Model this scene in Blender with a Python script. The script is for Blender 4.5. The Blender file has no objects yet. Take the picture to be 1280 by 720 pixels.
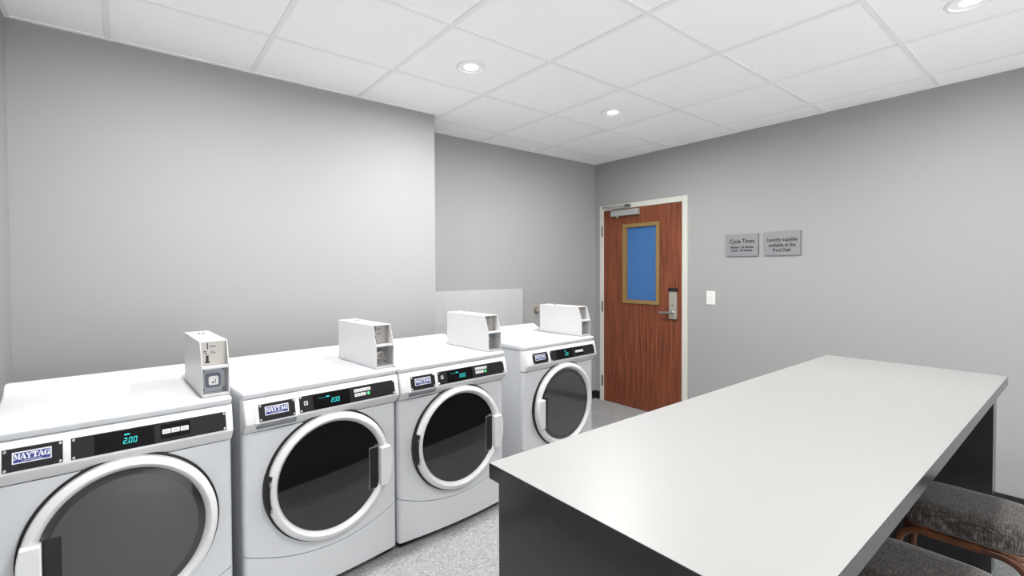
import bpy, bmesh, math, random
from mathutils import Vector, Matrix
random.seed(4)
SC = bpy.context.scene
COL = SC.collection
PI = math.pi

# ------------------------------------------------------------------ materials
def srgb(r, g, b):
    f = lambda c: (c/255/12.92) if c/255 <= .04045 else ((c/255+.055)/1.055)**2.4
    return (f(r), f(g), f(b), 1)

def mat(name, col, rough=.5, metal=0., spec=.5, bump=0., bscale=200., var=0., vscale=6., coat=0., emit=None, estr=0.):
    m = bpy.data.materials.new(name); m.use_nodes = True
    nt = m.node_tree; b = nt.nodes['Principled BSDF']
    b.inputs['Base Color'].default_value = col
    b.inputs['Roughness'].default_value = rough
    b.inputs['Metallic'].default_value = metal
    b.inputs['Specular IOR Level'].default_value = spec
    b.inputs['Coat Weight'].default_value = coat
    if emit:
        b.inputs['Emission Color'].default_value = emit
        b.inputs['Emission Strength'].default_value = estr
    tc = nt.nodes.new('ShaderNodeTexCoord')
    if var:
        n = nt.nodes.new('ShaderNodeTexNoise'); n.inputs['Scale'].default_value = vscale
        n.inputs['Detail'].default_value = 4
        nt.links.new(tc.outputs['Object'], n.inputs['Vector'])
        mr = nt.nodes.new('ShaderNodeMapRange')
        mr.inputs['To Min'].default_value = 1-var; mr.inputs['To Max'].default_value = 1+var
        nt.links.new(n.outputs['Fac'], mr.inputs['Value'])
        mx = nt.nodes.new('ShaderNodeMix'); mx.data_type = 'RGBA'; mx.blend_type = 'MULTIPLY'
        mx.inputs['Factor'].default_value = 1; mx.inputs['A'].default_value = col
        nt.links.new(mr.outputs['Result'], mx.inputs['B'])
        nt.links.new(mx.outputs['Result'], b.inputs['Base Color'])
    if bump:
        n = nt.nodes.new('ShaderNodeTexNoise'); n.inputs['Scale'].default_value = bscale
        n.inputs['Detail'].default_value = 3
        nt.links.new(tc.outputs['Object'], n.inputs['Vector'])
        bp = nt.nodes.new('ShaderNodeBump'); bp.inputs['Strength'].default_value = bump
        bp.inputs['Distance'].default_value = .002
        nt.links.new(n.outputs['Fac'], bp.inputs['Height'])
        nt.links.new(bp.outputs['Normal'], b.inputs['Normal'])
    return m

def wood(name, c1, c2, rough, sx, sy, sz, spec=.4):
    m = bpy.data.materials.new(name); m.use_nodes = True
    nt = m.node_tree; b = nt.nodes['Principled BSDF']; L = nt.links
    tc = nt.nodes.new('ShaderNodeTexCoord'); mp = nt.nodes.new('ShaderNodeMapping')
    mp.inputs['Scale'].default_value = (sx, sy, sz)
    L.new(tc.outputs['Object'], mp.inputs['Vector'])
    n1 = nt.nodes.new('ShaderNodeTexNoise'); n1.inputs['Scale'].default_value = 1
    n1.inputs['Detail'].default_value = 6; n1.inputs['Roughness'].default_value = .65; n1.inputs['Distortion'].default_value = .4
    L.new(mp.outputs['Vector'], n1.inputs['Vector'])
    cr = nt.nodes.new('ShaderNodeValToRGB')
    cr.color_ramp.elements[0].position = .34; cr.color_ramp.elements[0].color = c1
    cr.color_ramp.elements[1].position = .66; cr.color_ramp.elements[1].color = c2
    L.new(n1.outputs['Fac'], cr.inputs['Fac']); L.new(cr.outputs['Color'], b.inputs['Base Color'])
    b.inputs['Roughness'].default_value = rough; b.inputs['Specular IOR Level'].default_value = spec
    return m

def speckle(name, base, dark, light, rough):
    m = bpy.data.materials.new(name); m.use_nodes = True
    nt = m.node_tree; b = nt.nodes['Principled BSDF']; L = nt.links
    tc = nt.nodes.new('ShaderNodeTexCoord')
    v = nt.nodes.new('ShaderNodeTexVoronoi'); v.inputs['Scale'].default_value = 150
    L.new(tc.outputs['Object'], v.inputs['Vector'])
    cr = nt.nodes.new('ShaderNodeValToRGB'); e = cr.color_ramp.elements
    e[0].position = .0; e[0].color = dark
    e[1].position = 1.; e[1].color = light
    x = e.new(.25); x.color = base
    x = e.new(.8); x.color = base
    sp = nt.nodes.new('ShaderNodeSeparateColor'); L.new(v.outputs['Color'], sp.inputs['Color'])
    L.new(sp.outputs['Red'], cr.inputs['Fac'])
    n = nt.nodes.new('ShaderNodeTexNoise'); n.inputs['Scale'].default_value = 35; n.inputs['Detail'].default_value = 5
    L.new(tc.outputs['Object'], n.inputs['Vector'])
    mr = nt.nodes.new('ShaderNodeMapRange'); mr.inputs['To Min'].default_value = .8; mr.inputs['To Max'].default_value = 1.2
    L.new(n.outputs['Fac'], mr.inputs['Value'])
    mx = nt.nodes.new('ShaderNodeMix'); mx.data_type = 'RGBA'; mx.blend_type = 'MULTIPLY'; mx.inputs['Factor'].default_value = 1
    L.new(cr.outputs['Color'], mx.inputs['A']); L.new(mr.outputs['Result'], mx.inputs['B'])
    L.new(mx.outputs['Result'], b.inputs['Base Color'])
    b.inputs['Roughness'].default_value = rough
    return m

def tweed(name):
    m = bpy.data.materials.new(name); m.use_nodes = True
    nt = m.node_tree; b = nt.nodes['Principled BSDF']; L = nt.links
    tc = nt.nodes.new('ShaderNodeTexCoord')
    outs = []
    for s in ((520, 30, 30), (30, 520, 30)):
        mp = nt.nodes.new('ShaderNodeMapping'); mp.inputs['Scale'].default_value = s
        L.new(tc.outputs['Object'], mp.inputs['Vector'])
        n = nt.nodes.new('ShaderNodeTexNoise'); n.inputs['Scale'].default_value = 1; n.inputs['Detail'].default_value = 2
        L.new(mp.outputs['Vector'], n.inputs['Vector']); outs.append(n.outputs['Fac'])
    a = nt.nodes.new('ShaderNodeMath'); a.operation = 'ADD'
    L.new(outs[0], a.inputs[0]); L.new(outs[1], a.inputs[1])
    h = nt.nodes.new('ShaderNodeMath'); h.operation = 'MULTIPLY'; h.inputs[1].default_value = .5
    L.new(a.outputs[0], h.inputs[0])
    cr = nt.nodes.new('ShaderNodeValToRGB'); e = cr.color_ramp.elements
    e[0].position = .36; e[0].color = (.016, .013, .012, 1)
    e[1].position = .66; e[1].color = (.20, .17, .155, 1)
    x = e.new(.5); x.color = (.040, .033, .029, 1)
    L.new(h.outputs[0], cr.inputs['Fac']); L.new(cr.outputs['Color'], b.inputs['Base Color'])
    bp = nt.nodes.new('ShaderNodeBump'); bp.inputs['Strength'].default_value = .2; bp.inputs['Distance'].default_value = .002
    L.new(h.outputs[0], bp.inputs['Height']); L.new(bp.outputs['Normal'], b.inputs['Normal'])
    b.inputs['Roughness'].default_value = .9; b.inputs['Specular IOR Level'].default_value = .2
    b.inputs['Sheen Weight'].default_value = .25
    return m

M = {}
M['wall'] = mat('wall_paint', (.345, .347, .346, 1), .75, bump=.12, bscale=160, spec=.25)
M['panelboard'] = mat('board_paint', (.49, .50, .50, 1), .55)
M['tile'] = mat('ceiling_tile', (.955, .955, .945, 1), .9, bump=.15, bscale=260, spec=.1, var=.012, vscale=25)
M['tee'] = mat('ceiling_tee', (.86, .86, .85, 1), .5)
M['floor'] = speckle('floor_speckle', (.33, .335, .34, 1), (.20, .205, .21, 1), (.50, .50, .50, 1), .55)
M['base'] = mat('rubber_base', (.012, .012, .013, 1), .5)
M['white'] = mat('white_enamel', (.70, .715, .74, 1), .22, spec=.5)
M['white2'] = mat('white_plastic', (.79, .795, .805, 1), .3)
M['boxwhite'] = mat('white_powdercoat', (.60, .60, .61, 1), .4)
M['plate'] = mat('charcoal_plate', (.017, .016, .019, 1), .5, spec=.2)
M['gloss'] = mat('black_gloss', (.005, .005, .006, 1), .25, spec=.12)
M['black'] = mat('black_rubber', (.008, .008, .009, 1), .55)
M['glassW'] = mat('washer_glass', (.006, .006, .007, 1), .035, spec=1.0)
M['glassD'] = mat('dryer_glass', (.030, .030, .033, 1), .05, spec=1.0)
M['glassD2'] = mat('dryer_glass_inner', (.062, .062, .067, 1), .08, spec=1.0)
M['steel'] = mat('steel', (.55, .55, .56, 1), .28, metal=1)
M['coinplate'] = mat('coin_plate_steel', (.40, .37, .345, 1), .4, metal=.5)
M['lockgrey'] = mat('lock_grey', (.33, .345, .37, 1), .45, metal=.3)
M['shaderim'] = mat('shade_rim_grey', (.19, .20, .22, 1), .4)  # grey of the hand-hole rim and of the shadow painted under the drawer
M['lockdark'] = mat('lock_dark', (.10, .12, .16, 1), .4)
M['darksteel'] = mat('dark_steel', (.13, .13, .13, 1), .4, metal=.6)
M['blue'] = mat('badge_blue', (.018, .028, .22, 1), .4)
M['badge'] = mat('badge_white', (.80, .81, .86, 1), .4)
M['key'] = mat('key_white', (.75, .75, .74, 1), .4)
M['ink'] = mat('ink', (.012, .012, .014, 1), .6)
M['cyan'] = mat('display_cyan', (.0, .1, .1, 1), .5, emit=(.03, .72, .70, 1), estr=1.0)
M['cyandim'] = mat('display_cyan_dim', (.0, .05, .05, 1), .5, emit=(.01, .30, .30, 1), estr=.7)
M['green'] = mat('led_green', (.0, .2, .05, 1), .5, emit=(.15, .85, .30, 1), estr=.9)
M['laminate'] = mat('white_laminate', (.325, .325, .324, 1), .38, spec=.4)
M['charcoal'] = mat('charcoal_laminate', (.027, .026, .030, 1), .17, spec=.6)
M['doorwood'] = wood('door_veneer', srgb(84, 41, 26), srgb(142, 78, 50), .5, 8, 75, 2.2)
M['frame'] = mat('door_frame_paint', (.62, .62, .57, 1), .45)
M['tan'] = mat('vision_frame_tan', srgb(138, 112, 66), .5)
M['pane'] = mat('blue_film_glass', srgb(58, 106, 163), .25, spec=.5, var=.08, vscale=3)
M['alu'] = mat('satin_aluminium', (.52, .53, .53, 1), .38, metal=.6)
M['nickel'] = mat('satin_nickel', (.56, .52, .46, 1), .35, metal=.7)
M['sign'] = mat('sign_grey', (.25, .25, .265, 1), .45, metal=.2)
M['signedge'] = mat('sign_edge', (.17, .17, .18, 1), .5)
M['switch'] = mat('switch_white', (.76, .76, .74, 1), .4)
M['lampwhite'] = mat('lamp_trim_white', (.86, .86, .85, 1), .4)
M['lens'] = mat('lamp_lens', (.9, .9, .9, 1), .4, emit=(1, .98, .95, 1), estr=14)
M['tweed'] = tweed('charcoal_tweed')
M['walnut'] = wood('walnut', srgb(56, 31, 18), srgb(108, 66, 41), .35, 14, 14, 14, .5)
M['brass'] = mat('old_brass', (.20, .15, .10, 1), .4, metal=.8)

# ------------------------------------------------------------------ mesh helpers
def obj(name, bm, mats, parent=None, smooth=0, bevel=0, seg=2, loc=None):
    if not isinstance(mats, (list, tuple)): mats = [mats]
    bmesh.ops.recalc_face_normals(bm, faces=bm.faces)
    me = bpy.data.meshes.new(name); bm.to_mesh(me); bm.free()
    for k in mats: me.materials.append(M[k])
    if smooth:
        for p in me.polygons: p.use_smooth = True
    o = bpy.data.objects.new(name, me); COL.objects.link(o)
    if loc: o.location = loc
    if parent: o.parent = parent
    if bevel:
        b = o.modifiers.new('bevel', 'BEVEL'); b.width = bevel; b.segments = seg; b.limit_method = 'ANGLE'
        b.angle_limit = math.radians(35)
        b.harden_normals = bool(smooth)
    if smooth == 1:
        try: me.set_sharp_from_angle(angle=math.radians(38))
        except Exception: pass
    return o

def BM(): return bmesh.new()

def setmat(faces, mi):
    for f in faces: f.material_index = mi

def box(bm, x0, x1, y0, y1, z0, z1, mi=0, fn=None):
    vs = [bm.verts.new(v) for v in ((x0,y0,z0),(x1,y0,z0),(x1,y1,z0),(x0,y1,z0),(x0,y0,z1),(x1,y0,z1),(x1,y1,z1),(x0,y1,z1))]
    if fn:
        for v in vs: v.co = fn(v.co)
    fs = [bm.faces.new([vs[i] for i in q]) for q in ((0,3,2,1),(4,5,6,7),(0,1,5,4),(1,2,6,5),(2,3,7,6),(3,0,4,7))]
    setmat(fs, mi); return fs

def prism(bm, pts, axis, a, b, mi=0):
    """polygon pts extruded along axis ('x': pts are (y,z); 'y': (x,z); 'z': (x,y))"""
    P = {'x': lambda p, t: (t, p[0], p[1]), 'y': lambda p, t: (p[0], t, p[1]), 'z': lambda p, t: (p[0], p[1], t)}[axis]
    A = [bm.verts.new(P(p, a)) for p in pts]; B = [bm.verts.new(P(p, b)) for p in pts]
    n = len(pts); fs = [bm.faces.new(A), bm.faces.new(B[::-1])]
    for i in range(n): fs.append(bm.faces.new((A[i], A[(i+1) % n], B[(i+1) % n], B[i])))
    setmat(fs, mi); return fs

def lathe(bm, prof, c, axis='y', n=64, mi=0, closed=False, a0=0, a1=2*PI):
    """profile of (r, t): radius, position along axis"""
    full = abs(a1-a0-2*PI) < 1e-6
    rings = []
    for r, t in prof:
        ring = []
        if r < 1e-6: 
            p = {'y': (c[0], c[1]+t, c[2]), 'z': (c[0], c[1], c[2]+t), 'x': (c[0]+t, c[1], c[2])}[axis]
            rings.append([bm.verts.new(p)]); continue
        for i in range(n if full else n+1):
            a = a0+(a1-a0)*i/n; u, v = r*math.cos(a), r*math.sin(a)
            p = {'y': (c[0]+u, c[1]+t, c[2]+v), 'z': (c[0]+u, c[1]+v, c[2]+t), 'x': (c[0]+t, c[1]+u, c[2]+v)}[axis]
            ring.append(bm.verts.new(p))
        rings.append(ring)
    fs = []
    pairs = list(zip(rings, rings[1:])) + ([(rings[-1], rings[0])] if closed else [])
    m = n if full else n
    for A, B in pairs:
        for i in range(m):
            j = (i+1) % n if full else i+1
            if len(A) == 1 and len(B) == 1: continue
            if len(A) == 1: fs.append(bm.faces.new((A[0], B[i], B[j])))
            elif len(B) == 1: fs.append(bm.faces.new((A[i], B[0], A[j])))
            else: fs.append(bm.faces.new((A[i], B[i], B[j], A[j])))
    if not full and closed:
        fs.append(bm.faces.new([r[0] for r in rings])); fs.append(bm.faces.new([r[-1] for r in rings][::-1]))
    setmat(fs, mi); return fs

def sweep(bm, path, w, h, up=Vector((0,0,1)), mi=0, round_=.25, closed=False):
    """rounded-rect section (w across, h along 'up'-ish) swept along a path"""
    path = [Vector(p) for p in path]; n = len(path); rings = []
    r = min(w, h)*round_
    sec = []
    for cx, cy, a in ((w/2-r, h/2-r, 0), (-w/2+r, h/2-r, PI/2), (-w/2+r, -h/2+r, PI), (w/2-r, -h/2+r, 1.5*PI)):
        for k in range(4): sec.append((cx+r*math.cos(a+k*PI/6), cy+r*math.sin(a+k*PI/6)))
    for i, p in enumerate(path):
        if closed: t = path[(i+1) % n]-path[i-1]
        else: t = path[min(i+1, n-1)]-path[max(i-1, 0)]
        t.normalize(); s = t.cross(up).normalized(); u = s.cross(t).normalized()
        rings.append([bm.verts.new(p+s*a+u*b) for a, b in sec])
    fs = []; m = len(sec)
    for i in range(n if closed else n-1):
        A, B = rings[i], rings[(i+1) % n]
        for k in range(m): fs.append(bm.faces.new((A[k], A[(k+1) % m], B[(k+1) % m], B[k])))
    if not closed: fs += [bm.faces.new(rings[0]), bm.faces.new(rings[-1][::-1])]
    setmat(fs, mi)

def text_bm(bm, s, size, fn, mi=0, width=None, bold=0., space=1., shear=0.):
    """letters as flat outlines with slight depth, centred; fn maps (u, v) to 3-D"""
    cu = bpy.data.curves.new('t', 'FONT'); cu.body = s; cu.size = size; cu.offset = bold; cu.shear = shear
    cu.space_character = space; cu.resolution_u = 3
    ob = bpy.data.objects.new('t', cu); me = bpy.data.meshes.new_from_object(ob)
    xs = [v.co.x for v in me.vertices]; ys = [v.co.y for v in me.vertices]
    cx, cy = (min(xs)+max(xs))/2, (min(ys)+max(ys))/2
    k = 1 if not width else width/(max(xs)-min(xs))
    vs = [bm.verts.new(fn((v.co.x-cx)*k, (v.co.y-cy))) for v in me.vertices]
    for p in me.polygons:
        try: f = bm.faces.new([vs[i] for i in p.vertices]); f.material_index = mi
        except ValueError: pass
    bpy.data.objects.remove(ob); bpy.data.curves.remove(cu); bpy.data.meshes.remove(me)

def thing(name, label, cat, loc=(0,0,0), rz=0, group=None):
    o = bpy.data.objects.new(name, None); COL.objects.link(o); o.empty_display_size = .1
    o.location = loc; o.rotation_euler = (0, 0, rz); o['label'] = label; o['category'] = cat
    if group: o['group'] = group
    return o

def struct(name, bm, mats, parent=None, **k):
    o = obj(name, bm, mats, parent, **k)
    if not parent: o['kind'] = 'structure'
    return o

def tag(o, label, cat, group=None):
    o['label'] = label; o['category'] = cat
    if group: o['group'] = group
    return o

# ------------------------------------------------------------------ room shell
CAMZ = 1.3683
CEIL = 2.474
XL, XD = -.405, 3.855          # left wall, door wall
Y1, Y2, YF = 2.995, 3.372, -2.0  # chase wall, recessed wall, wall behind the camera
XC = 1.7096                    # end of the chase
GX, GY, TX, TY = 1.158, 1.2449, .6096, .6127
T = .12

def simple(name, m, *b):
    bm = BM()
    for q in b: box(bm, *q)
    return struct(name, bm, m)

simple('floor', 'floor', (XL-T, XD+T, YF-T, Y2+T, -.1, 0))
simple('wall_left', 'wall', (XL-T, XL, YF-T, Y2+T, 0, CEIL+.15))
simple('wall_back_left', 'wall', (XL, XC, Y1, Y2+T, 0, CEIL+.15))
simple('wall_back_right', 'wall', (XC, XD+T, Y2, Y2+T, 0, CEIL+.15))
WX0, WX1, WZ0, WZ1 = .2, 3.5, .2, 1.15      # window added behind the camera, unseen, to let in fill light
simple('wall_front', 'wall', (XL-T, WX0, YF-T, YF, 0, CEIL+.15), (WX1, XD+T, YF-T, YF, 0, CEIL+.15),
       (WX0, WX1, YF-T, YF, 0, WZ0), (WX0, WX1, YF-T, YF, WZ1, CEIL+.15))
bm = BM()
for q in ((WX0, WX1, WZ0, WZ0+.05), (WX0, WX1, WZ1-.05, WZ1), (WX0, WX0+.05, WZ0+.05, WZ1-.05), (WX1-.05, WX1, WZ0+.05, WZ1-.05),
          (1.30, 1.34, WZ0+.05, WZ1-.05), (2.36, 2.40, WZ0+.05, WZ1-.05)):
    box(bm, q[0], q[1], YF-.08, YF-.02, q[2], q[3])
struct('added_fill_window', bm, 'frame')
DY0, DY1, DZ = 2.30, 3.29, 2.018      # rough opening of the door
simple('wall_right', 'wall', (XD, XD+T, YF, DY0, 0, CEIL+.15), (XD, XD+T, DY1, Y2, 0, CEIL+.15), (XD, XD+T, DY0, DY1, DZ, CEIL+.15))

# ceiling: lay-in tiles between exposed tees, one mesh each
bm = BM()
xs = [GX+i*TX for i in range(-3, 5)]; ys = [GY+j*TY for j in range(-5, 4)]
TH = .0105
def clip(a, lo, hi): return max(lo, min(hi, a))
def cells(lines, lo, hi):
    L = [lo]+[l for l in lines if lo+.03 < l < hi-.03]+[hi]
    return list(zip(L, L[1:]))
for ax, bx in cells(xs, XL, XD):
    for ay, by in cells(ys, YF, Y2):
        if (ax+bx)/2 < XC and ay > Y1: continue
        dz = random.uniform(-.0012, .0012)
        # tegular edge: tile face drops slightly, with narrow chamfer
        x0, x1, y0, y1 = ax+TH, bx-TH, ay+TH, by-TH
        z0, z1 = CEIL+.0035+dz, CEIL+.06
        box(bm, x0, x1, y0, y1, z0, z1)
box(bm, XL-T, XD+T, YF-T, Y2+T, CEIL+.065, CEIL+.15)
ceil = struct('ceiling', bm, 'tile')
bm = BM()
for x in xs:
    if XL+.03 < x < XD-.03:
        ytop = Y1 if x < XC-.01 else Y2
        box(bm, x-.012, x+.012, YF, ytop, CEIL, CEIL+.035)
for y in ys:
    if YF+.03 < y < Y2-.03:
        x0 = XL if y < Y1 else XC
        box(bm, x0, XD, y-.0118, y+.0118, CEIL+.0003, CEIL+.034)
obj('ceiling_grid', bm, 'tee', ceil)
# wall-angle mouldings
bm = BM(); w = .02; h = .0012
box(bm, XL, XC+w, Y1-w, Y1, CEIL-.002, CEIL+.02); box(bm, XC, XC+w, Y1, Y2, CEIL-.0021, CEIL+.02)
box(bm, XC+w, XD, Y2-w, Y2, CEIL-.002, CEIL+.02); box(bm, XD-w, XD, YF, Y2-w, CEIL-.002, CEIL+.02)
box(bm, XL, XL+w, YF, Y1-w, CEIL-.002, CEIL+.02); box(bm, XL+w, XD-w, YF, YF+w, CEIL-.002, CEIL+.02)
struct('trim_1', bm, 'tee')

bh, bt = .082, .006
simple('baseboard_right', 'base', (XD-bt, XD, YF, DY0-.006, 0, bh), (XD-bt, XD, DY1+.006, Y2, 0, bh))
simple('baseboard_back', 'base', (XC, XD-bt, Y2-bt, Y2, 0, bh), (XL, XC, Y1-bt, Y1, 0, bh))
simple('baseboard_left', 'base', (XL, XL+bt, YF, Y1-bt, 0, bh))

# ------------------------------------------------------------------ door
d = bpy.data.objects.new('door_1', None); COL.objects.link(d); d['kind'] = 'structure'
d['label'] = 'wood veneer door with blue vision panel in pale frame'; d['category'] = 'door'
d.location = (XD, (DY0+DY1)/2, 0)
ox, oy = XD, (DY0+DY1)/2
bm = BM()
f0, f1 = DY0-.004-oy, DY1+.005-oy; jw = .050
def xb(bm, x0, x1, y0, y1, z0, z1, mi=0): return box(bm, x0-ox, x1-ox, y0, y1, z0, z1, mi)
box(bm, -.018, T, f0, f0+jw, 0, 2.022); box(bm, -.018, T, f1-jw, f1, 0, 2.022); box(bm, -.018, T, f0+jw, f1-jw, 2.022-jw, 2.022)
obj('door_frame', bm, 'frame', d, bevel=.003)
L0, L1, LT = f0+jw+.003, f1-jw-.003, 2.022-jw-.003
wy0, wy1, wz0, wz1 = 2.612-oy, 2.962-oy, 1.069, 1.778      # glass opening
bm = BM(); lx0, lx1 = -.012, .032
box(bm, lx0, lx1, L0, wy0, .006, LT); box(bm, lx0, lx1, wy1, L1, .006, LT)
box(bm, lx0, lx1, wy0, wy1, .006, wz0); box(bm, lx0, lx1, wy0, wy1, wz1, LT)
obj('door_leaf', bm, 'doorwood', d)
bm = BM(); k = .036
for a in ((wy0-k, wy1+k, wz0-k, wz0), (wy0-k, wy1+k, wz1, wz1+k), (wy0-k, wy0, wz0, wz1), (wy1, wy1+k, wz0, wz1)):
    box(bm, lx0-.012, lx0-.0005, *a)
box(bm, lx0-.0005, lx1, wy0, wy0+.006, wz0, wz1); box(bm, lx0-.0005, lx1, wy1-.006, wy1, wz0, wz1)
vf = obj('vision_frame', bm, 'tan', d, bevel=.003)
bm = BM(); box(bm, .006, .014, wy0+.006, wy1-.006, wz0+.0005, wz1-.0005); obj('pane', bm, 'pane', vf)
for z0 in (1.708, .93, .156):
    bm = BM(); yh = 3.257-oy
    lathe(bm, [(0, 0), (.0075, 0), (.0075, .11), (0, .11)], (-.021, yh, z0), 'z', 16)
    box(bm, -.02, -.0115, yh-.006, yh+.012, z0+.004, z0+.106)
    obj('hinge', bm, 'darksteel', d, smooth=1)
# closer
bm = BM(); c0, c1 = 2.792-oy, 3.118-oy
box(bm, -.060, lx0-.0005, c0, c1, 1.898, 1.955)
lathe(bm, [(0, -.016), (.010, -.016), (.010, 0), (0, 0)], (-.045, c1-.075, 1.898), 'z', 14)
cl = obj('door_closer', bm, 'alu', d, bevel=.004)
bm = BM()
sp = (-.040, 3.01-oy, 1.9725)      # spindle on the closer body
lathe(bm, [(0, -.018), (.011, -.018), (.011, .008), (0, .008)], sp, 'z', 14)
elbow = (-.150, 3.135-oy, 1.982)
sweep(bm, [(sp[0], sp[1], 1.9745), (elbow[0], elbow[1], 1.9745)], .024, .010)
sweep(bm, [(elbow[0], elbow[1], 1.986), (-.03, 2.93-oy, 1.994)], .016, .010)
lathe(bm, [(0, -.012), (.008, -.012), (.008, .010), (0, .010)], (elbow[0], elbow[1], 1.981), 'z', 12)
box(bm, -.045, -.0185, 2.90-oy, 2.96-oy, 1.984, 2.008)
obj('closer_arm', bm, 'darksteel', cl)
# card lock
bm = BM(); q0, q1 = 2.390-oy, 2.466-oy
box(bm, lx0-.024, lx0-.0005, q0, q1, .915, 1.165)
lk = obj('card_lock', bm, 'nickel', d, bevel=.004)
bm = BM(); box(bm, lx0-.034, lx0-.0005, q0-.003, q1+.003, 1.166, 1.198); obj('card_reader', bm, 'black', lk, bevel=.004)
bm = BM()
yc = 2.428-oy
lathe(bm, [(0, -.050), (.013, -.050), (.015, -.036), (.018, -.024), (0, -.024)], (lx0, yc, .975), 'x', 20)
sweep(bm, [(lx0-.048, yc-.012, .975), (lx0-.050, yc+.02, .975), (lx0-.050, yc+.09, .971), (lx0-.047, yc+.125, .969)], .018, .020, round_=.4)
obj('lever_handle', bm, 'steel', lk, smooth=1)
bm = BM(); lathe(bm, [(0, -.027), (.006, -.027), (.006, -.024), (0, -.024)], (lx0, yc, 1.04), 'x', 12)
lathe(bm, [(0, -.027), (.004, -.027), (.004, -.024), (0, -.024)], (lx0, yc, .935), 'x', 12)
obj('keyhole', bm, 'black', lk)

# ------------------------------------------------------------------ signs, switch, valve, board
def wall_sign(label, y0, y1, z0, z1, lines):
    """plaque on the door wall; y0 is its right side as seen"""
    yc, zc = (y0+y1)/2, (z0+z1)/2
    t = thing('wall_sign', label, 'sign', (XD, yc, zc))
    bm = BM(); box(bm, -.014, 0, y0-yc, y1-yc, z0-zc, z1-zc)
    for f in bm.faces:
        if f.calc_center_median().x > -.0139: f.material_index = 1
    obj('plaque', bm, ['sign', 'signedge'], t)
    for s, size, dz, wd in lines:
        bm = BM(); text_bm(bm, s, size, lambda u, v: (-.0146, -u, v+dz), width=wd, bold=.0010)
        obj('lettering', bm, 'ink', t)
wall_sign('grey plaque reading Cycle Times, left of the two signs beside the door', 1.690, 1.943, 1.471, 1.648,
          [('Cycle Times', .046, .026, .198), ('Washer - 36 minutes', .024, -.017, .186), ('Dryer - 50 minutes', .024, -.045, .168)])
wall_sign('grey plaque about laundry supplies at the front desk, right of the two signs', 1.388, 1.642, 1.470, 1.650,
          [('Laundry supplies', .038, .025, .214), ('available at the', .038, -.012, .190), ('Front Desk', .038, -.049, .130)])
bm = BM(); box(bm, -.007, 0, -.0395, .0395, -.058, .058)
sw = obj('light_switch', bm, 'switch', None, bevel=.003, loc=(XD, 2.0805, 1.123))
tag(sw, 'small white light switch plate on the wall right of the door', 'light switch')
bm = BM(); box(bm, -.0085, -.0055, -.006, .006, -.013, .013, 0); prism(bm, [(-.0086, -.004), (-.0086, .009), (-.019, .012), (-.019, .006)][::-1], 'y', -.0045, .0045)
obj('toggle', bm, 'switch', sw)
bm = BM(); lathe(bm, [(0, -.0082), (.003, -.0082), (.003, -.006), (0, -.006)], (0, 0, .042), 'x', 10); obj('screw', bm, 'lockgrey', sw)
bm = BM(); lathe(bm, [(0, -.0082), (.003, -.0082), (.003, -.006), (0, -.006)], (0, 0, -.042), 'x', 10)
obj('screw', bm, 'lockgrey', sw)

bm = BM(); box(bm, -.5575, .5575, -.022, 0, -.56, .56)
wb = obj('wall_board', bm, 'panelboard', None, bevel=.002, loc=(2.27, Y2, .634))
tag(wb, 'pale flat board fixed low on the recessed wall behind the washers', 'wall panel')

v = thing('pipe_valve', 'small brass pipe stub poking from the recessed wall beside the farthest coin box', 'valve', (3.012, Y2, .981))
bm = BM(); lathe(bm, [(0, -.006), (.026, -.006), (.028, -.002), (.028, .002), (0, .002)], (0, 0, 0), 'y', 24); obj('escutcheon', bm, 'brass', v, smooth=1)
bm = BM(); lathe(bm, [(0, -.055), (.010, -.055), (.013, -.05), (.013, -.03), (.017, -.03), (.017, -.006), (0, -.006)], (0, 0, 0), 'y', 16); obj('pipe_stub', bm, 'nickel', v, smooth=1)

# ------------------------------------------------------------------ downlights
LIGHT_W, SPREAD = 21, 176
def downlight(x, y, label, group=None):
    t = thing('recessed_downlight', label, 'ceiling light', (x, y, CEIL+.006), 0, group)
    bm = BM(); lathe(bm, [(.084, 0), (.083, -.006), (.070, -.009), (.067, -.0065), (.0605, .004), (.0605, .03), (.084, .03)], (0, 0, 0), 'z', 48, closed=True)
    obj('trim_ring', bm, 'lampwhite', t, smooth=1)
    bm = BM(); lathe(bm, [(.0600, .006), (.055, .0015), (.035, -.003), (0, -.005)], (0, 0, 0), 'z', 48)
    obj('lens', bm, 'lens', t, smooth=2)
    la = bpy.data.lights.new('lamp', 'AREA'); la.shape = 'DISK'; la.size = .12; la.energy = LIGHT_W
    la.spread = math.radians(SPREAD); la.color = (1, .985, .965)
    lo = bpy.data.objects.new('lamp', la); COL.objects.link(lo); lo.parent = t; lo.location = (0, 0, -.012)
downlight(1.475, 2.178, 'lit round recessed downlight over the third washer, left of the ceiling lights')
downlight(2.677, 2.178, 'lit round recessed downlight nearest the door, middle of the ceiling lights')
downlight(2.744, .354, 'lit round recessed downlight over the white table, cut by the top edge')
downlight(.27, 1.95, 'lit round recessed downlight added as fill over the nearest dryer, out of view')  # unseen lamp, added to brighten the near lids and wall
downlight(.95, .354, 'lit round recessed downlight added as fill over the near table end, out of view')  # another added lamp, out of frame, evens out the brightness
downlight(.35, -1.2, 'lit round recessed downlight added as fill in the camera-side corner, out of view')  # added fill lamp on the camera side, not seen

# ------------------------------------------------------------------ laundry machines
W = .672
DC = (.345, .487)      # door centre (x, z)

def slope(x, z, out=0.):
    """point on the sloped console face; out = distance in front of it"""
    t = (.866-z)/(.866-.768); return Vector((x, -.004-.024*t-out, z-out*.24))

def yfront(x):
    u = 2*x/W-1
    return -.004+.022*u*u

def outline_x():
    xs = [0.001+.0]; n = 28
    return [.016+(W-.032)*i/n for i in range(n+1)]

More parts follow.
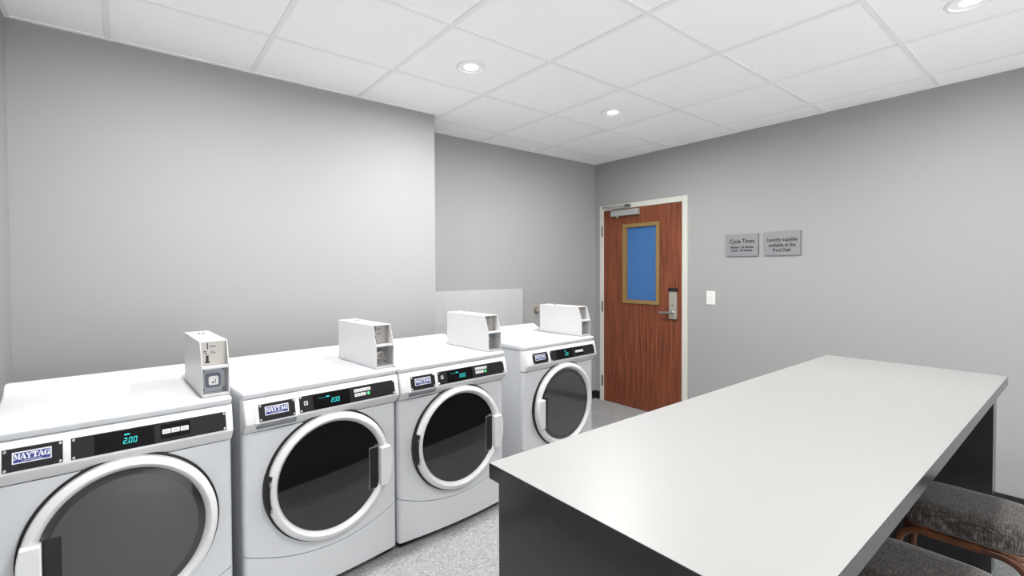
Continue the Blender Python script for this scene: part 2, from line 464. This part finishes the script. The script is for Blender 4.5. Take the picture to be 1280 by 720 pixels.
def panel(bm, zb, zt, back=.045):
    """front sheet: bowed in plan, rounded vertical edges; zb/zt are functions of x"""
    prof = [(.001, back), (.001, yfront(0)+.018), (.0035, yfront(0)+.009), (.009, yfront(.01)+.002)]
    prof += [(x, yfront(x)) for x in outline_x()]
    prof += [(W-.009, yfront(.01)+.002), (W-.0035, yfront(0)+.009), (W-.001, yfront(0)+.018), (W-.001, back)]
    B = [bm.verts.new((x, y, zb(x))) for x, y in prof]; Tt = [bm.verts.new((x, y, zt(x))) for x, y in prof]
    Bb = [bm.verts.new((x, back, zb(x))) for x, y in prof[1:-1]]; Tb = [bm.verts.new((x, back, zt(x))) for x, y in prof[1:-1]]
    n = len(prof)
    for i in range(n-1): bm.faces.new((B[i], B[i+1], Tt[i+1], Tt[i]))
    Bb = [B[0]]+Bb+[B[-1]]; Tb = [Tt[0]]+Tb+[Tt[-1]]
    for i in range(n-1):
        for F, K in ((Tt, Tb), (B, Bb)):
            q = [F[i], F[i+1], K[i+1], K[i]]; u = []
            for v_ in q:
                if v_ not in u: u.append(v_)
            if len(u) >= 3: bm.faces.new(u)
    for i in range(n-1): bm.faces.new((Bb[i], Tb[i], Tb[i+1], Bb[i+1]))

def seg7(bm, ch, x0, z0, w, h, t, place, mi):
    S = {'0': 'abcdef', '1': 'bc', '2': 'abged', '5': 'afgcd'}[ch]
    sh = .14
    def bar(u0, u1, v0, v1):
        vs = [bm.verts.new(place(x0+u+sh*v, z0+v)) for u, v in ((u0, v0), (u1, v0), (u1, v1), (u0, v1))]
        f = bm.faces.new(vs); f.material_index = mi
    m = h/2; g = t*.25
    R = {'a': (g, w-g, h-t, h), 'd': (g, w-g, 0, t), 'g': (g, w-g, m-t/2, m+t/2), 'f': (0, t, m+g, h-g), 'b': (w-t, w, m+g, h-g), 'e': (0, t, g, m-g), 'c': (w-t, w, g, m-g)}
    for s in S: bar(*R[s])

def slope_box(bm, x0, x1, z0, z1, o0, o1, mi=0):
    P = [slope(x, z, o) for o in (o0, o1) for x, z in ((x0, z0), (x1, z0), (x1, z1), (x0, z1))]
    vs = [bm.verts.new(p) for p in P]
    fs = [bm.faces.new([vs[i] for i in q]) for q in ((0,1,2,3), (7,6,5,4), (0,4,5,1), (1,5,6,2), (2,6,7,3), (3,7,4,0))]
    setmat(fs, mi)

def screw_on_slope(parent, x, z, r=.0042):
    bm = BM(); c = slope(x, z, .0030); n = 10
    top = [bm.verts.new(slope(x+r*.75*math.cos(a*2*PI/n), z+r*.75*math.sin(a*2*PI/n), .0052)) for a in range(n)]
    bot = [bm.verts.new(slope(x+r*math.cos(a*2*PI/n), z+r*math.sin(a*2*PI/n), .0028)) for a in range(n)]
    bm.faces.new(top); bm.faces.new(bot[::-1])
    for i in range(n): bm.faces.new((bot[i], bot[(i+1) % n], top[(i+1) % n], top[i]))
    obj('screw', bm, 'steel', parent, smooth=1)

def machine(kind, loc, deg, w, label, group, lock='round', amount='2.00'):
    washer = kind == 'washer'
    t = thing('front_load_'+kind, label, 'washing machine' if washer else 'dryer', (loc[0], loc[1], 0), math.radians(deg), group)
    t.scale = (w/W, 1, 1)
    D = .645
    # cabinet
    bm = BM(); box(bm, .0025, W-.0025, .0475, D-.02, .032, .8675); obj('cabinet', bm, 'white', t, bevel=.006)
    # lid with raised rear ridge
    prof = [(.016, .8685), (.0125, .8705), (.0015, .8885), (.0022, .8930), (.0055, .8965), (.012, .898), (.40, .898), (.46, .9005), (.52, .906), (.56, .9155), (.585, .928), (.600, .9375), (.612, .941), (.626, .940), (.634, .934), (.636, .8685)]
    bm = BM()
    n = len(prof)
    cols = []
    for x, ins in ((0, .008), (.0025, .0025), (.009, 0), (W-.009, 0), (W-.0025, .0025), (W, .008)):
        ring = []
        for y, z in prof:
            yy = y+ins*(1 if y < .3 else -.6); zz = z-ins*.5*(1 if z > .88 else 0)
            ring.append(bm.verts.new((x, yy, zz)))
        cols.append(ring)
    for A, B in zip(cols, cols[1:]):
        for i in range(n): bm.faces.new((A[i], A[(i+1) % n], B[(i+1) % n], B[i]))
    bm.faces.new(cols[0]); bm.faces.new(cols[-1][::-1])
    obj('lid', bm, 'white', t, smooth=1)
    # front and kick panels
    kick = lambda x: .180+.074*(2*x/W-1)**2
    bm = BM(); panel(bm, lambda x: kick(x)+.0018, lambda x: .738-.004*abs(2*x/W-1)); obj('front_panel', bm, 'white', t, smooth=1)
    bm = BM(); panel(bm, lambda x: .034, lambda x: kick(x)-.0018); obj('kick_panel', bm, 'white', t, smooth=1)
    bm = BM(); box(bm, .02, W-.02, .048, .06, .0, .034); box(bm, .03, W-.03, .075, D-.1, .012, .0335); obj('toe_gap_shade', bm, 'black', t)  # black strip stands in for the shaded gap below the kick panel
    for fx in (.05, W-.05):
        for fy in (.095, D-.07):
            bm = BM(); lathe(bm, [(0, 0), (.018, 0), (.018, .012), (.008, .014), (.008, .033), (0, .033)], (fx, fy, 0), 'z', 14); obj('foot', bm, 'black', t)
    # console
    sec = [(.047, .8672), (-.003, .8672), (-.006, .864), (-.0262, .780), (-.0262, .777), (-.0240, .7740), (.004, .7395), (.047, .7395)]
    bm = BM(); cols = []
    for x, k in ((.001, .012), (.004, .004), (.012, 0), (W-.012, 0), (W-.004, .004), (W-.001, .012)):
        cols.append([bm.verts.new((x, min(.047, y+k), z)) for y, z in sec])
    m = len(sec)
    for A, B in zip(cols, cols[1:]):
        for i in range(m): bm.faces.new((A[i], A[(i+1) % m], B[(i+1) % m], B[i]))
    bm.faces.new(cols[0]); bm.faces.new(cols[-1][::-1])
    con = obj('control_console', bm, 'white2', t, smooth=1)
    if washer:      # detergent drawer: raised bezel and finger lip
        bm = BM()
        slope_box(bm, .034, .196, .777, .856, -.002, .0045)
        dr = obj('detergent_drawer', bm, 'white2', t, bevel=.003, seg=3)
        bm = BM(); prism(bm, [(-.022, .7725), (-.0265, .767), (-.021, .7545), (-.004, .7505), (-.004, .7725)], 'x', .043, .192)
        obj('finger_pull', bm, 'shaderim', dr, bevel=.004, seg=3)  # lip coloured grey to paint the shadow below the bezel
        bm = BM(); slope_box(bm, .0322, .1978, .7755, .8578, -.002, .0009)
        obj('drawer_gap', bm, 'lockdark', dr)
    # logo plate
    off = .0047 if washer else .0
    bm = BM(); slope_box(bm, .050, .186, .785, .849, off, off+.0028)
    lp = obj('logo_plate', bm, 'plate', t, bevel=.0015)
    bm = BM(); bo = off+.0030
    def quad(x0, x1, z0, z1, o, mi):
        vs = [bm.verts.new(slope(*p, o)) for p in ((x0, z0), (x1, z0), (x1, z1), (x0, z1))]; f = bm.faces.new(vs); f.material_index = mi
    bx0, bx1, bz0, bz1 = .072, .160, .806, .838
    slope_box(bm, bx0, bx1, bz0, bz1, bo-.0005, bo+.0008, 0)
    quad(bx0+.0028, bx1-.0028, bz0+.0028, bz1-.0028, bo+.0010, 1)
    cx_, cz_ = (bx0+bx1)/2, bz0+.0192
    # heavy slab-serif letters as stroked outlines
    hgt = .0155; lw = .0132
    def poly(pts, ox):
        vs = [bm.verts.new(slope(ox+a*lw, cz_-hgt/2+b*hgt, bo+.0013)) for a, b in pts]; f = bm.faces.new(vs); f.material_index = 0
    def R(x0, x1, z0, z1): return [(x0, z0), (x1, z0), (x1, z1), (x0, z1)]
    G = {
     'M': [R(-.06, .26, 0, .13), R(.60, 1.06, 0, .13), R(.05, .15, .13, .87), R(.70, .96, .13, .87), R(-.06, .30, .87, 1), R(.70, 1.06, .87, 1), [(.10, .87), (.36, .87), (.52, .30), (.44, .06)], [(.44, .06), (.52, .30), (.70, .87), (.70, .66)]],
     'A': [R(-.04, .28, 0, .13), R(.58, 1.04, 0, .13), [(.05, .13), (.40, 1), (.50, .92), (.18, .13)], [(.40, 1), (.62, 1), (.98, .13), (.64, .13)], R(.24, .72, .28, .40)],
     'Y': [R(-.04, .42, .87, 1), R(.64, 1.04, .87, 1), [(.04, .87), (.36, .42), (.62, .42), (.36, .87)], [(.46, .42), (.60, .42), (.92, .87), (.78, .87)], R(.36, .62, .1, .44), R(.22, .78, 0, .13)],
     'T': [R(0, 1, .84, 1), R(0, .12, .62, .84), R(.88, 1, .62, .84), R(.35, .65, .1, .84), R(.2, .8, 0, .13)],
     'G': [[(.18, .1), (.5, 0), (.5, .14), (.32, .2)], [(.02, .34), (.18, .1), (.36, .2), (.3, .36)], R(.02, .30, .34, .66), [(.02, .66), (.3, .64), (.36, .82), (.18, .9)], [(.18, .9), (.36, .82), (.52, .88), (.5, 1)], [(.5, 1), (.52, .88), (.76, .8), (.8, .92)], R(.8, .95, .64, 1), [(.5, 0), (.5, .14), (.66, .2), (.8, .06)], R(.64, .94, 0, .42), R(.52, 1.04, .40, .50)],
    }
    x = cx_-.0395
    for ch in 'MAYTAG':
        for p in G[ch]: poly(p, x)
        x += .01325
    text_bm(bm, 'COMMERCIAL', .0056, lambda u, v_: slope(cx_+u, bz0+.0068+v_, bo+.0013), mi=0, width=.046)
    obj('badge', bm, ['badge', 'blue'], lp)
    for sx in (.056, .180):
        for sz in (.791, .843):
            if washer:
                pass
            screw_on_slope(lp, sx, sz, .0042)
            if washer:
                s_ = lp.children[-1] if lp.children else None
    # slide washer screws out onto the raised plate
    if washer:
        for c in lp.children:
            if c.name.startswith('screw'): c.location = (0, -off, -off*.24)
    # main control plate
    bm = BM(); slope_box(bm, .205, .646, .785, .849, .0, .0028)
    cp = obj('control_plate', bm, 'plate', t, bevel=.0015)
    bm = BM(); slope_box(bm, .262, .423, .788, .846, .0026, .0036)
    pl = lambda u, v_: slope(u, v_, .0042)
    dx = 0
    if amount == '2.00': cs = [('2', .336), ('0', .3505), ('0', .3635)]
    else: cs = [('1', .333), ('5', .3490), ('0', .3620)]
    for ch, x in cs: seg7(bm, ch, x, .805, .0095, .018, .0022, pl, 1)
    f = bm.faces.new([bm.verts.new(pl(*p)) for p in ((.3465, .805), (.3488, .805), (.3490, .8074), (.3467, .8074))]); f.material_index = 1
    bars = [(.316, .331, .830, .8345, 1), (.284, .313, .8285, .8305, 2)] if washer else [(.340, .355, .831, .835, 1)]
    for a, b_, c, e, mi in bars:
        f = bm.faces.new([bm.verts.new(pl(*p)) for p in ((a, c), (b_, c), (b_, e), (a, e))]); f.material_index = mi
    obj('display', bm, ['gloss', 'cyan', 'cyandim'], cp)
    keys = [(.443, .468, .8255, .838), (.4695, .495, .8255, .838), (.4965, .522, .8255, .838), (.444, .470, .807, .819), (.4715, .498, .807, .819)] if washer else \
           [(.446, .4705, .8125, .8265), (.473, .4975, .8125, .8265), (.500, .5245, .8125, .8265)]
    if not washer:
        bm = BM(); slope_box(bm, .441, .530, .797, .842, .0026, .0032); obj('key_membrane', bm, 'gloss', cp)
    for a, b_, c, e in keys:
        bm = BM(); slope_box(bm, a, b_, c, e, .0026, .0046, 0)
        for q in range(2):      # worn legends
            zz = c+(e-c)*(.36+.30*q)
            vs = [bm.verts.new(slope(xx, zq, .0048)) for xx, zq in ((a+.004, zz-.0008), (b_-.004-.004*q, zz-.0008), (b_-.004-.004*q, zz+.0008), (a+.004, zz+.0008))]
            f = bm.faces.new(vs); f.material_index = 1
        obj('key', bm, ['key', 'lockgrey'], cp)
    if washer:
        bm = BM(); n = 16
        top = [bm.verts.new(slope(.511+.0058*math.cos(a*2*PI/n), .8125+.0062*math.sin(a*2*PI/n), .0050)) for a in range(n)]
        bot = [bm.verts.new(slope(.511+.0068*math.cos(a*2*PI/n), .8125+.0072*math.sin(a*2*PI/n), .0026)) for a in range(n)]
        bm.faces.new(top)
        for i in range(n): bm.faces.new((bot[i], bot[(i+1) % n], top[(i+1) % n], top[i]))
        obj('indicator_light', bm, 'green', cp, smooth=1)
        bm = BM()
        for q in ((.2235, .2385, .8125, .8145), (.2235, .2385, .8265, .8285), (.2235, .2255, .8145, .8265), (.2365, .2385, .8145, .8265), (.228, .2365, .8165, .818), (.228, .2365, .8215, .823)):
            slope_box(bm, *q, .0026, .0032)
        obj('start_symbol', bm, 'key', cp)
    for sx in (.2115, .6395):
        for sz in (.791, .843): screw_on_slope(cp, sx, sz)
    # door
    cx, cz = DC
    bm = BM()
    lathe(bm, [(.2685, .022), (.2685, -.020), (.2672, -.0245), (.2640, -.0275), (.2480, -.0345), (.2455, -.0348), (.2435, -.0335), (.2300, -.0180), (.2285, -.010), (.2285, .022)], (cx, 0, cz), 'y', 96, closed=True)
    dr = obj('door', bm, 'white2', t, smooth=1)
    bm = BM(); lathe(bm, [(.267, .024), (.2765, .024), (.2765, -.0035), (.273, -.0065), (.267, -.0065)], (cx, 0, cz), 'y', 96, closed=True)
    obj('gasket', bm, 'black', dr, smooth=1)
    bm = BM()
    if washer:
        pr = [(0, -.0232), (.06, -.0229), (.12, -.0218), (.17, -.0201), (.21, -.0180), (.2284, -.0165), (.2284, .010), (0, .010)]
        lathe(bm, pr, (cx, 0, cz), 'y', 96)
        obj('glass', bm, 'glassW', dr, smooth=1)
    else:
        pr = [(0, -.0232), (.06, -.0229), (.12, -.0218), (.17, -.0201), (.2045, -.0183), (.2055, -.0183), (.21, -.0180), (.2284, -.0165), (.2284, .010), (0, .010)]
        lathe(bm, pr, (cx, 0, cz), 'y', 96)
        for f in bm.faces:
            c = f.calc_center_median(); r = math.hypot(c.x-cx, c.z-cz)
            if r < .2050 and c.y < 0: f.material_index = 1
        obj('glass', bm, ['glassD', 'glassD2'], dr, smooth=1)
    s = 1 if washer else -1
    # handle block over the ring, hand hole beside it
    z0, z1 = .378, .556
    pts = []
    inn = .212
    for i in range(9):
        z = z0+(z1-z0)*i/8; pts.append((cx+s*math.sqrt(.2705**2-(z-cz)**2), z))
    pts = [(cx+s*inn, z0)]+pts+[(cx+s*inn, z1)]
    bm = BM(); prism(bm, pts, 'y', -.050, -.012)
    obj('handle', bm, 'white2', dr, bevel=.005, seg=3)
    bm = BM(); h0, h1 = sorted((cx+s*.166, cx+s*.2125))
    box(bm, h0, h1, -.0228, -.010, z0-.012, z1+.002)
    fr = obj('hand_hole', bm, ['black'], dr, bevel=.008, seg=3)
    if washer:
        bm = BM(); box(bm, h0-.0022, h1, -.0214, -.011, z0-.0135, z1+.0038); obj('hand_hole_rim', bm, 'shaderim', dr, bevel=.009, seg=3)
    if washer:
        bm = BM(); a = math.asin((.490-cz)/.27)
        lathe(bm, [(.2775, .01), (.2785, -.012), (.2735, -.030), (.266, -.0350), (.262, -.0350), (.262, .01)], (cx, 0, cz), 'y', 14, closed=True, a0=PI-.27, a1=PI+.27)
        hg = obj('hinge', bm, 'black', dr)
        for sg in (-.235, .17):
            bm = BM(); lathe(bm, [(0, 0), (.004, 0), (.004, .018), (0, .018)], (cx-.265*math.cos(sg), -.0355, cz+.265*math.sin(sg)-.009), 'z', 10); obj('hinge_pin', bm, 'steel', dr, smooth=1)
    # coin box
    c0, c1 = .583, .679; y0, y1 = .040, .452; zb, zm, zt = .8985, 1.010, 1.104
    if kind == 'dryer' and amount == '2.00': c0, c1 = .577, .672
    side = [(y0, zb), (y0, zm), (y0+.035, zt), (y1, zt), (y1, zb)]
    bm = BM(); th = .004
    prism(bm, side, 'x', c0, c0+th); prism(bm, side, 'x', c1-th, c1)
    box(bm, c0+th, c1-th, y0+.034, y1, zt-th, zt); box(bm, c0+th, c1-th, y1-th, y1, zb, zt-th)
    box(bm, c0+th, c1-th, y0+.001, .115, zm-.008, zm); box(bm, c0+th, c1-th, y0+.002, .115, zb, zb+.010)
    cb = obj('coin_box', bm, 'boxwhite', t, bevel=.0012, seg=1)
    bm = BM(); box(bm, c0-.0025, c1+.0025, y0-.004, y1+.004, zb-.0004, zb+.0035); obj('base_gasket', bm, 'lockgrey', cb)
    py = .100 if lock == 'round' else .082
    bm = BM(); box(bm, c0+th+.0004, c1-th-.0004, py, py+.006, zm+.0004, zt-th-.0004, 0)
    def fl(x0, x1, z0, z1, mi): box(bm, x0, x1, py-.0008, py+.001, z0, z1, mi)
    X = c0+th
    fl(X+.022, X+.0255, 1.072, 1.096, 1)                         # coin slot
    fl(X+.030, X+.052, 1.0805, 1.0835, 1)                        # worn legends
    fl(X+.036, X+.046, 1.062, 1.0640, 1); fl(X+.031, X+.052, 1.0565, 1.0585, 1)
    fl(X+.010, X+.020, 1.062, 1.066, 1); fl(X+.014, X+.022, 1.054, 1.058, 1)
    fl(X+.018, X+.027, 1.026, 1.049, 1); fl(X+.015, X+.031, 1.020, 1.027, 1)   # reject chute
    obj('coin_plate', bm, ['coinplate', 'ink'], cb)
    ly = .084 if lock == 'square' else .107
    bm = BM(); box(bm, c0+th+.0004, c1-th-.0004, ly, ly+.006, zb+.0105, zm-.0085); lpn = obj('lock_plate', bm, 'lockgrey', cb)
    xc, zc = (c0+c1)/2-.002, .953
    bm = BM()
    if lock == 'square':
        def rr(h, y_a, y_b, mi):
            pts = []
            for qx, qz, a in ((1, 1, 0), (-1, 1, 90), (-1, -1, 180), (1, -1, 270)):
                for k_ in range(5):
                    an = math.radians(a+k_*22.5); r = h*.38
                    pts.append((xc+qx*(h-r)+r*math.cos(an), zc+qz*(h-r)+r*math.sin(an)))
            prism(bm, pts, 'y', y_a, y_b, mi)
        rr(.0265, ly-.006, ly, 1); rr(.0165, ly-.012, ly-.006, 0)
        box(bm, xc+.004, xc+.007, ly-.0128, ly-.012, zc-.010, zc+.006, 1); box(bm, xc-.006, xc+.001, ly-.0128, ly-.012, zc-.010, zc-.003, 1)
        obj('lock', bm, ['key', 'lockdark'], cb, smooth=1)
    else:
        C = (xc-.004, ly, zc+.002)
        for prof_, mi_ in (([(0, -.024), (.004, -.024), (.0045, -.028)], 1), ([(.0045, -.028), (.0085, -.028), (.0095, -.024)], 0), ([(.0095, -.024), (.0125, -.024), (.0135, -.027)], 1),
                           ([(.0135, -.027), (.0205, -.025), (.0220, -.018)], 0), ([(.0220, -.018), (.0245, -.017), (.0255, -.014)], 1), ([(.0255, -.014), (.0320, -.010), (.0335, 0)], 0)):
            lathe(bm, prof_, C, 'y', 32, mi=mi_)
        obj('lock', bm, ['nickel', 'lockdark'], cb, smooth=1)
    for sx in (c0+.014, c1-.014):
        for sz in (zb+.020, zm-.018):
            bm = BM(); lathe(bm, [(0, -.0025), (.0035, -.0025), (.0045, 0)], (sx, ly, sz), 'y', 10); obj('screw', bm, 'lockdark', cb, smooth=1)
    for sx in (c0+.040, c0+.056):
        bm = BM(); lathe(bm, [(.0042, 0), (.0042, .003), (.003, .0045), (0, .0045)], (sx, y1-.115, zt), 'z', 10); obj('cover_screw', bm, 'lockdark', cb, smooth=1)
    return t

def frame(x, y, deg, sx): a = math.radians(deg); return (x+sx*math.cos(a), y+sx*math.sin(a))
machine('dryer', frame(-.370, 2.0044, 2.86, .0264), 2.86, .639, 'white front-load dryer beside the left wall, nearest machine, grey glass door', 'dryers in the machine row', 'square')
machine('washer', (.332, 2.057), 5.16, .6677, 'white front-load washer touching the nearest dryer, second machine in the row', 'washers in the machine row')
machine('washer', (1.004, 2.112), 3.54, .680, 'white front-load washer before the gap, third machine in the row', 'washers in the machine row')
machine('dryer', (1.875, 2.204), 2.97, .676, 'white front-load dryer standing alone near the door, farthest machine in the row', 'dryers in the machine row', amount='1.50')

# ------------------------------------------------------------------ table
tx0, tx1, ty0, ty1, tz = .705, 3.077, .257, .970, .8786
t = thing('laundry_table', 'long white-topped laundry table with charcoal edges and panel ends', 'table', ((tx0+tx1)/2, (ty0+ty1)/2, 0))
hx, hy = (tx1-tx0)/2, (ty1-ty0)/2
bm = BM(); box(bm, -hx, hx, -hy, hy, tz-.0395, tz-.0012, 0); box(bm, -hx+.0008, hx-.0008, -hy+.0008, hy-.0008, tz-.0012, tz, 1)
obj('tabletop', bm, ['charcoal', 'laminate'], t)
for a, b in ((-hx+.020, -hx+.110), (hx-.108, hx-.010)):
    bm = BM(); box(bm, a, b, -hy+.034, hy-.013, .0, tz-.0397); obj('end_panel', bm, 'charcoal', t, bevel=.001)

bm = BM(); box(bm, -hx+.1102, hx-.1082, hy-.050, hy-.025, .0, tz-.0397); obj('back_panel', bm, 'charcoal', t, bevel=.001)

# ------------------------------------------------------------------ stools
def arc(c, r, a0, a1, n, plane):
    out = []
    for i in range(n+1):
        a = a0+(a1-a0)*i/n
        out.append(plane(c, r*math.cos(a), r*math.sin(a)))
    return out

def make_stool(loc, label):
    """origin on the floor under the seat centre; x across, y towards the table"""
    t = thing('upholstered_stool', label, 'stool', loc, 0, 'stools tucked under the table')
    w, dp, z0, z1 = .355, .40, .362, .450
    # cushion: superellipse-rounded pad
    bm = BM(); rings = []; n = 64
    def ring(k, z):
        r = []
        for i in range(n):
            a = 2*PI*i/n; ca, sa = math.cos(a), math.sin(a); e = 2/4.2
            x = math.copysign(abs(ca)**e, ca)*(w/2-k); y = math.copysign(abs(sa)**e, sa)*(dp/2-k)
            r.append(bm.verts.new((x, y, z)))
        return r
    for k, z in ((.03, z0-.001), (.010, z0), (.003, z0+.008), (.0, z0+.024), (.0, z0+.048), (.005, z0+.066), (.018, z0+.079), (.040, z0+.085), (.075, z0+.0872), (.12, z0+.088)): rings.append(ring(k, z))
    for A, B in zip(rings, rings[1:]):
        for i in range(n): bm.faces.new((A[i], A[(i+1) % n], B[(i+1) % n], B[i]))
    bm.faces.new(rings[0][::-1]); bm.faces.new(rings[-1])
    obj('seat', bm, 'tweed', t, smooth=2)
    # bent side frames: leg - curved shoulder - rail - curved shoulder - leg
    lx, ly, zr, R = w/2-.012, dp/2-.02, z0-.018, .075
    for s in (-1, 1):
        pts = [(s*(lx+.012), -ly-.03, .0), (s*(lx+.008), -ly-.016, zr-.16), (s*lx, -ly, zr-R)]
        for i in range(1, 9):
            a = PI-PI/2*i/8; pts.append((s*lx, -ly+R+R*math.cos(a), zr-R+R*math.sin(a)))
        for i in range(1, 9):
            a = PI/2-PI/2*i/8; pts.append((s*lx, ly-R+R*math.cos(a), zr-R+R*math.sin(a)))
        pts += [(s*(lx+.008), ly+.016, zr-.16), (s*(lx+.012), ly+.03, 0)]
        bm = BM(); sweep(bm, pts, .026, .032, up=Vector((s, 0, 0)), round_=.35); obj('side_frame', bm, 'walnut', t, smooth=1)
    # bent cross rails under the seat ends
    for s in (-1, 1):
        yb = s*(dp/2-.012); pts = []
        Rr = .07; lxx = lx-.012
        pts.append((-lxx, yb-s*.15, zr+.004))
        for i in range(9):
            a = PI+PI/2*i/8*1.0; pts.append((-lxx+Rr+Rr*math.cos(a), yb-s*Rr+s*(-Rr*math.sin(a)), zr+.004))
        for i in range(9):
            a = 1.5*PI+PI/2*i/8; pts.append((lxx-Rr+Rr*math.cos(a), yb-s*Rr+s*(-Rr*math.sin(a)), zr+.004))
        pts.append((lxx, yb-s*.15, zr+.004))
        bm = BM(); sweep(bm, pts, .022, .028, round_=.35); obj('cross_rail', bm, 'walnut', t, smooth=1)
    return t
make_stool((2.562, .320, 0), 'charcoal tweed stool on walnut legs at the far end of the table')
make_stool((1.872, .335, 0), 'charcoal tweed stool on walnut legs cut by the bottom edge, nearer the camera')

# ------------------------------------------------------------------ camera, world, view
cam = bpy.data.cameras.new('camera'); co = bpy.data.objects.new('camera', cam); COL.objects.link(co)
yaw, pit, roll = .6786, .018, -.0041
F = Vector((math.sin(yaw)*math.cos(pit), math.cos(yaw)*math.cos(pit), -math.sin(pit)))
r = Vector((math.cos(yaw), -math.sin(yaw), 0)); u = r.cross(F)
r2 = r*math.cos(roll)+u*math.sin(roll); u2 = u*math.cos(roll)-r*math.sin(roll)
co.matrix_world = Matrix(((r2.x, u2.x, -F.x, 0), (r2.y, u2.y, -F.y, 0), (r2.z, u2.z, -F.z, CAMZ), (0, 0, 0, 1)))
cam.sensor_width = 36; cam.lens = 593.6/1280*36
cam.shift_y = -12.14/1280
cam.clip_start = .05
SC.camera = co
wd = bpy.data.worlds.new('world'); SC.world = wd; wd.use_nodes = True
wd.node_tree.nodes['Background'].inputs['Color'].default_value = (.96, .985, 1, 1)
wd.node_tree.nodes['Background'].inputs['Strength'].default_value = 8.5
SC.view_settings.view_transform = 'Standard'; SC.view_settings.look = 'None'
SC.view_settings.gamma = 1; SC.view_settings.use_curve_mapping = False
SC.view_settings.exposure = 0.15
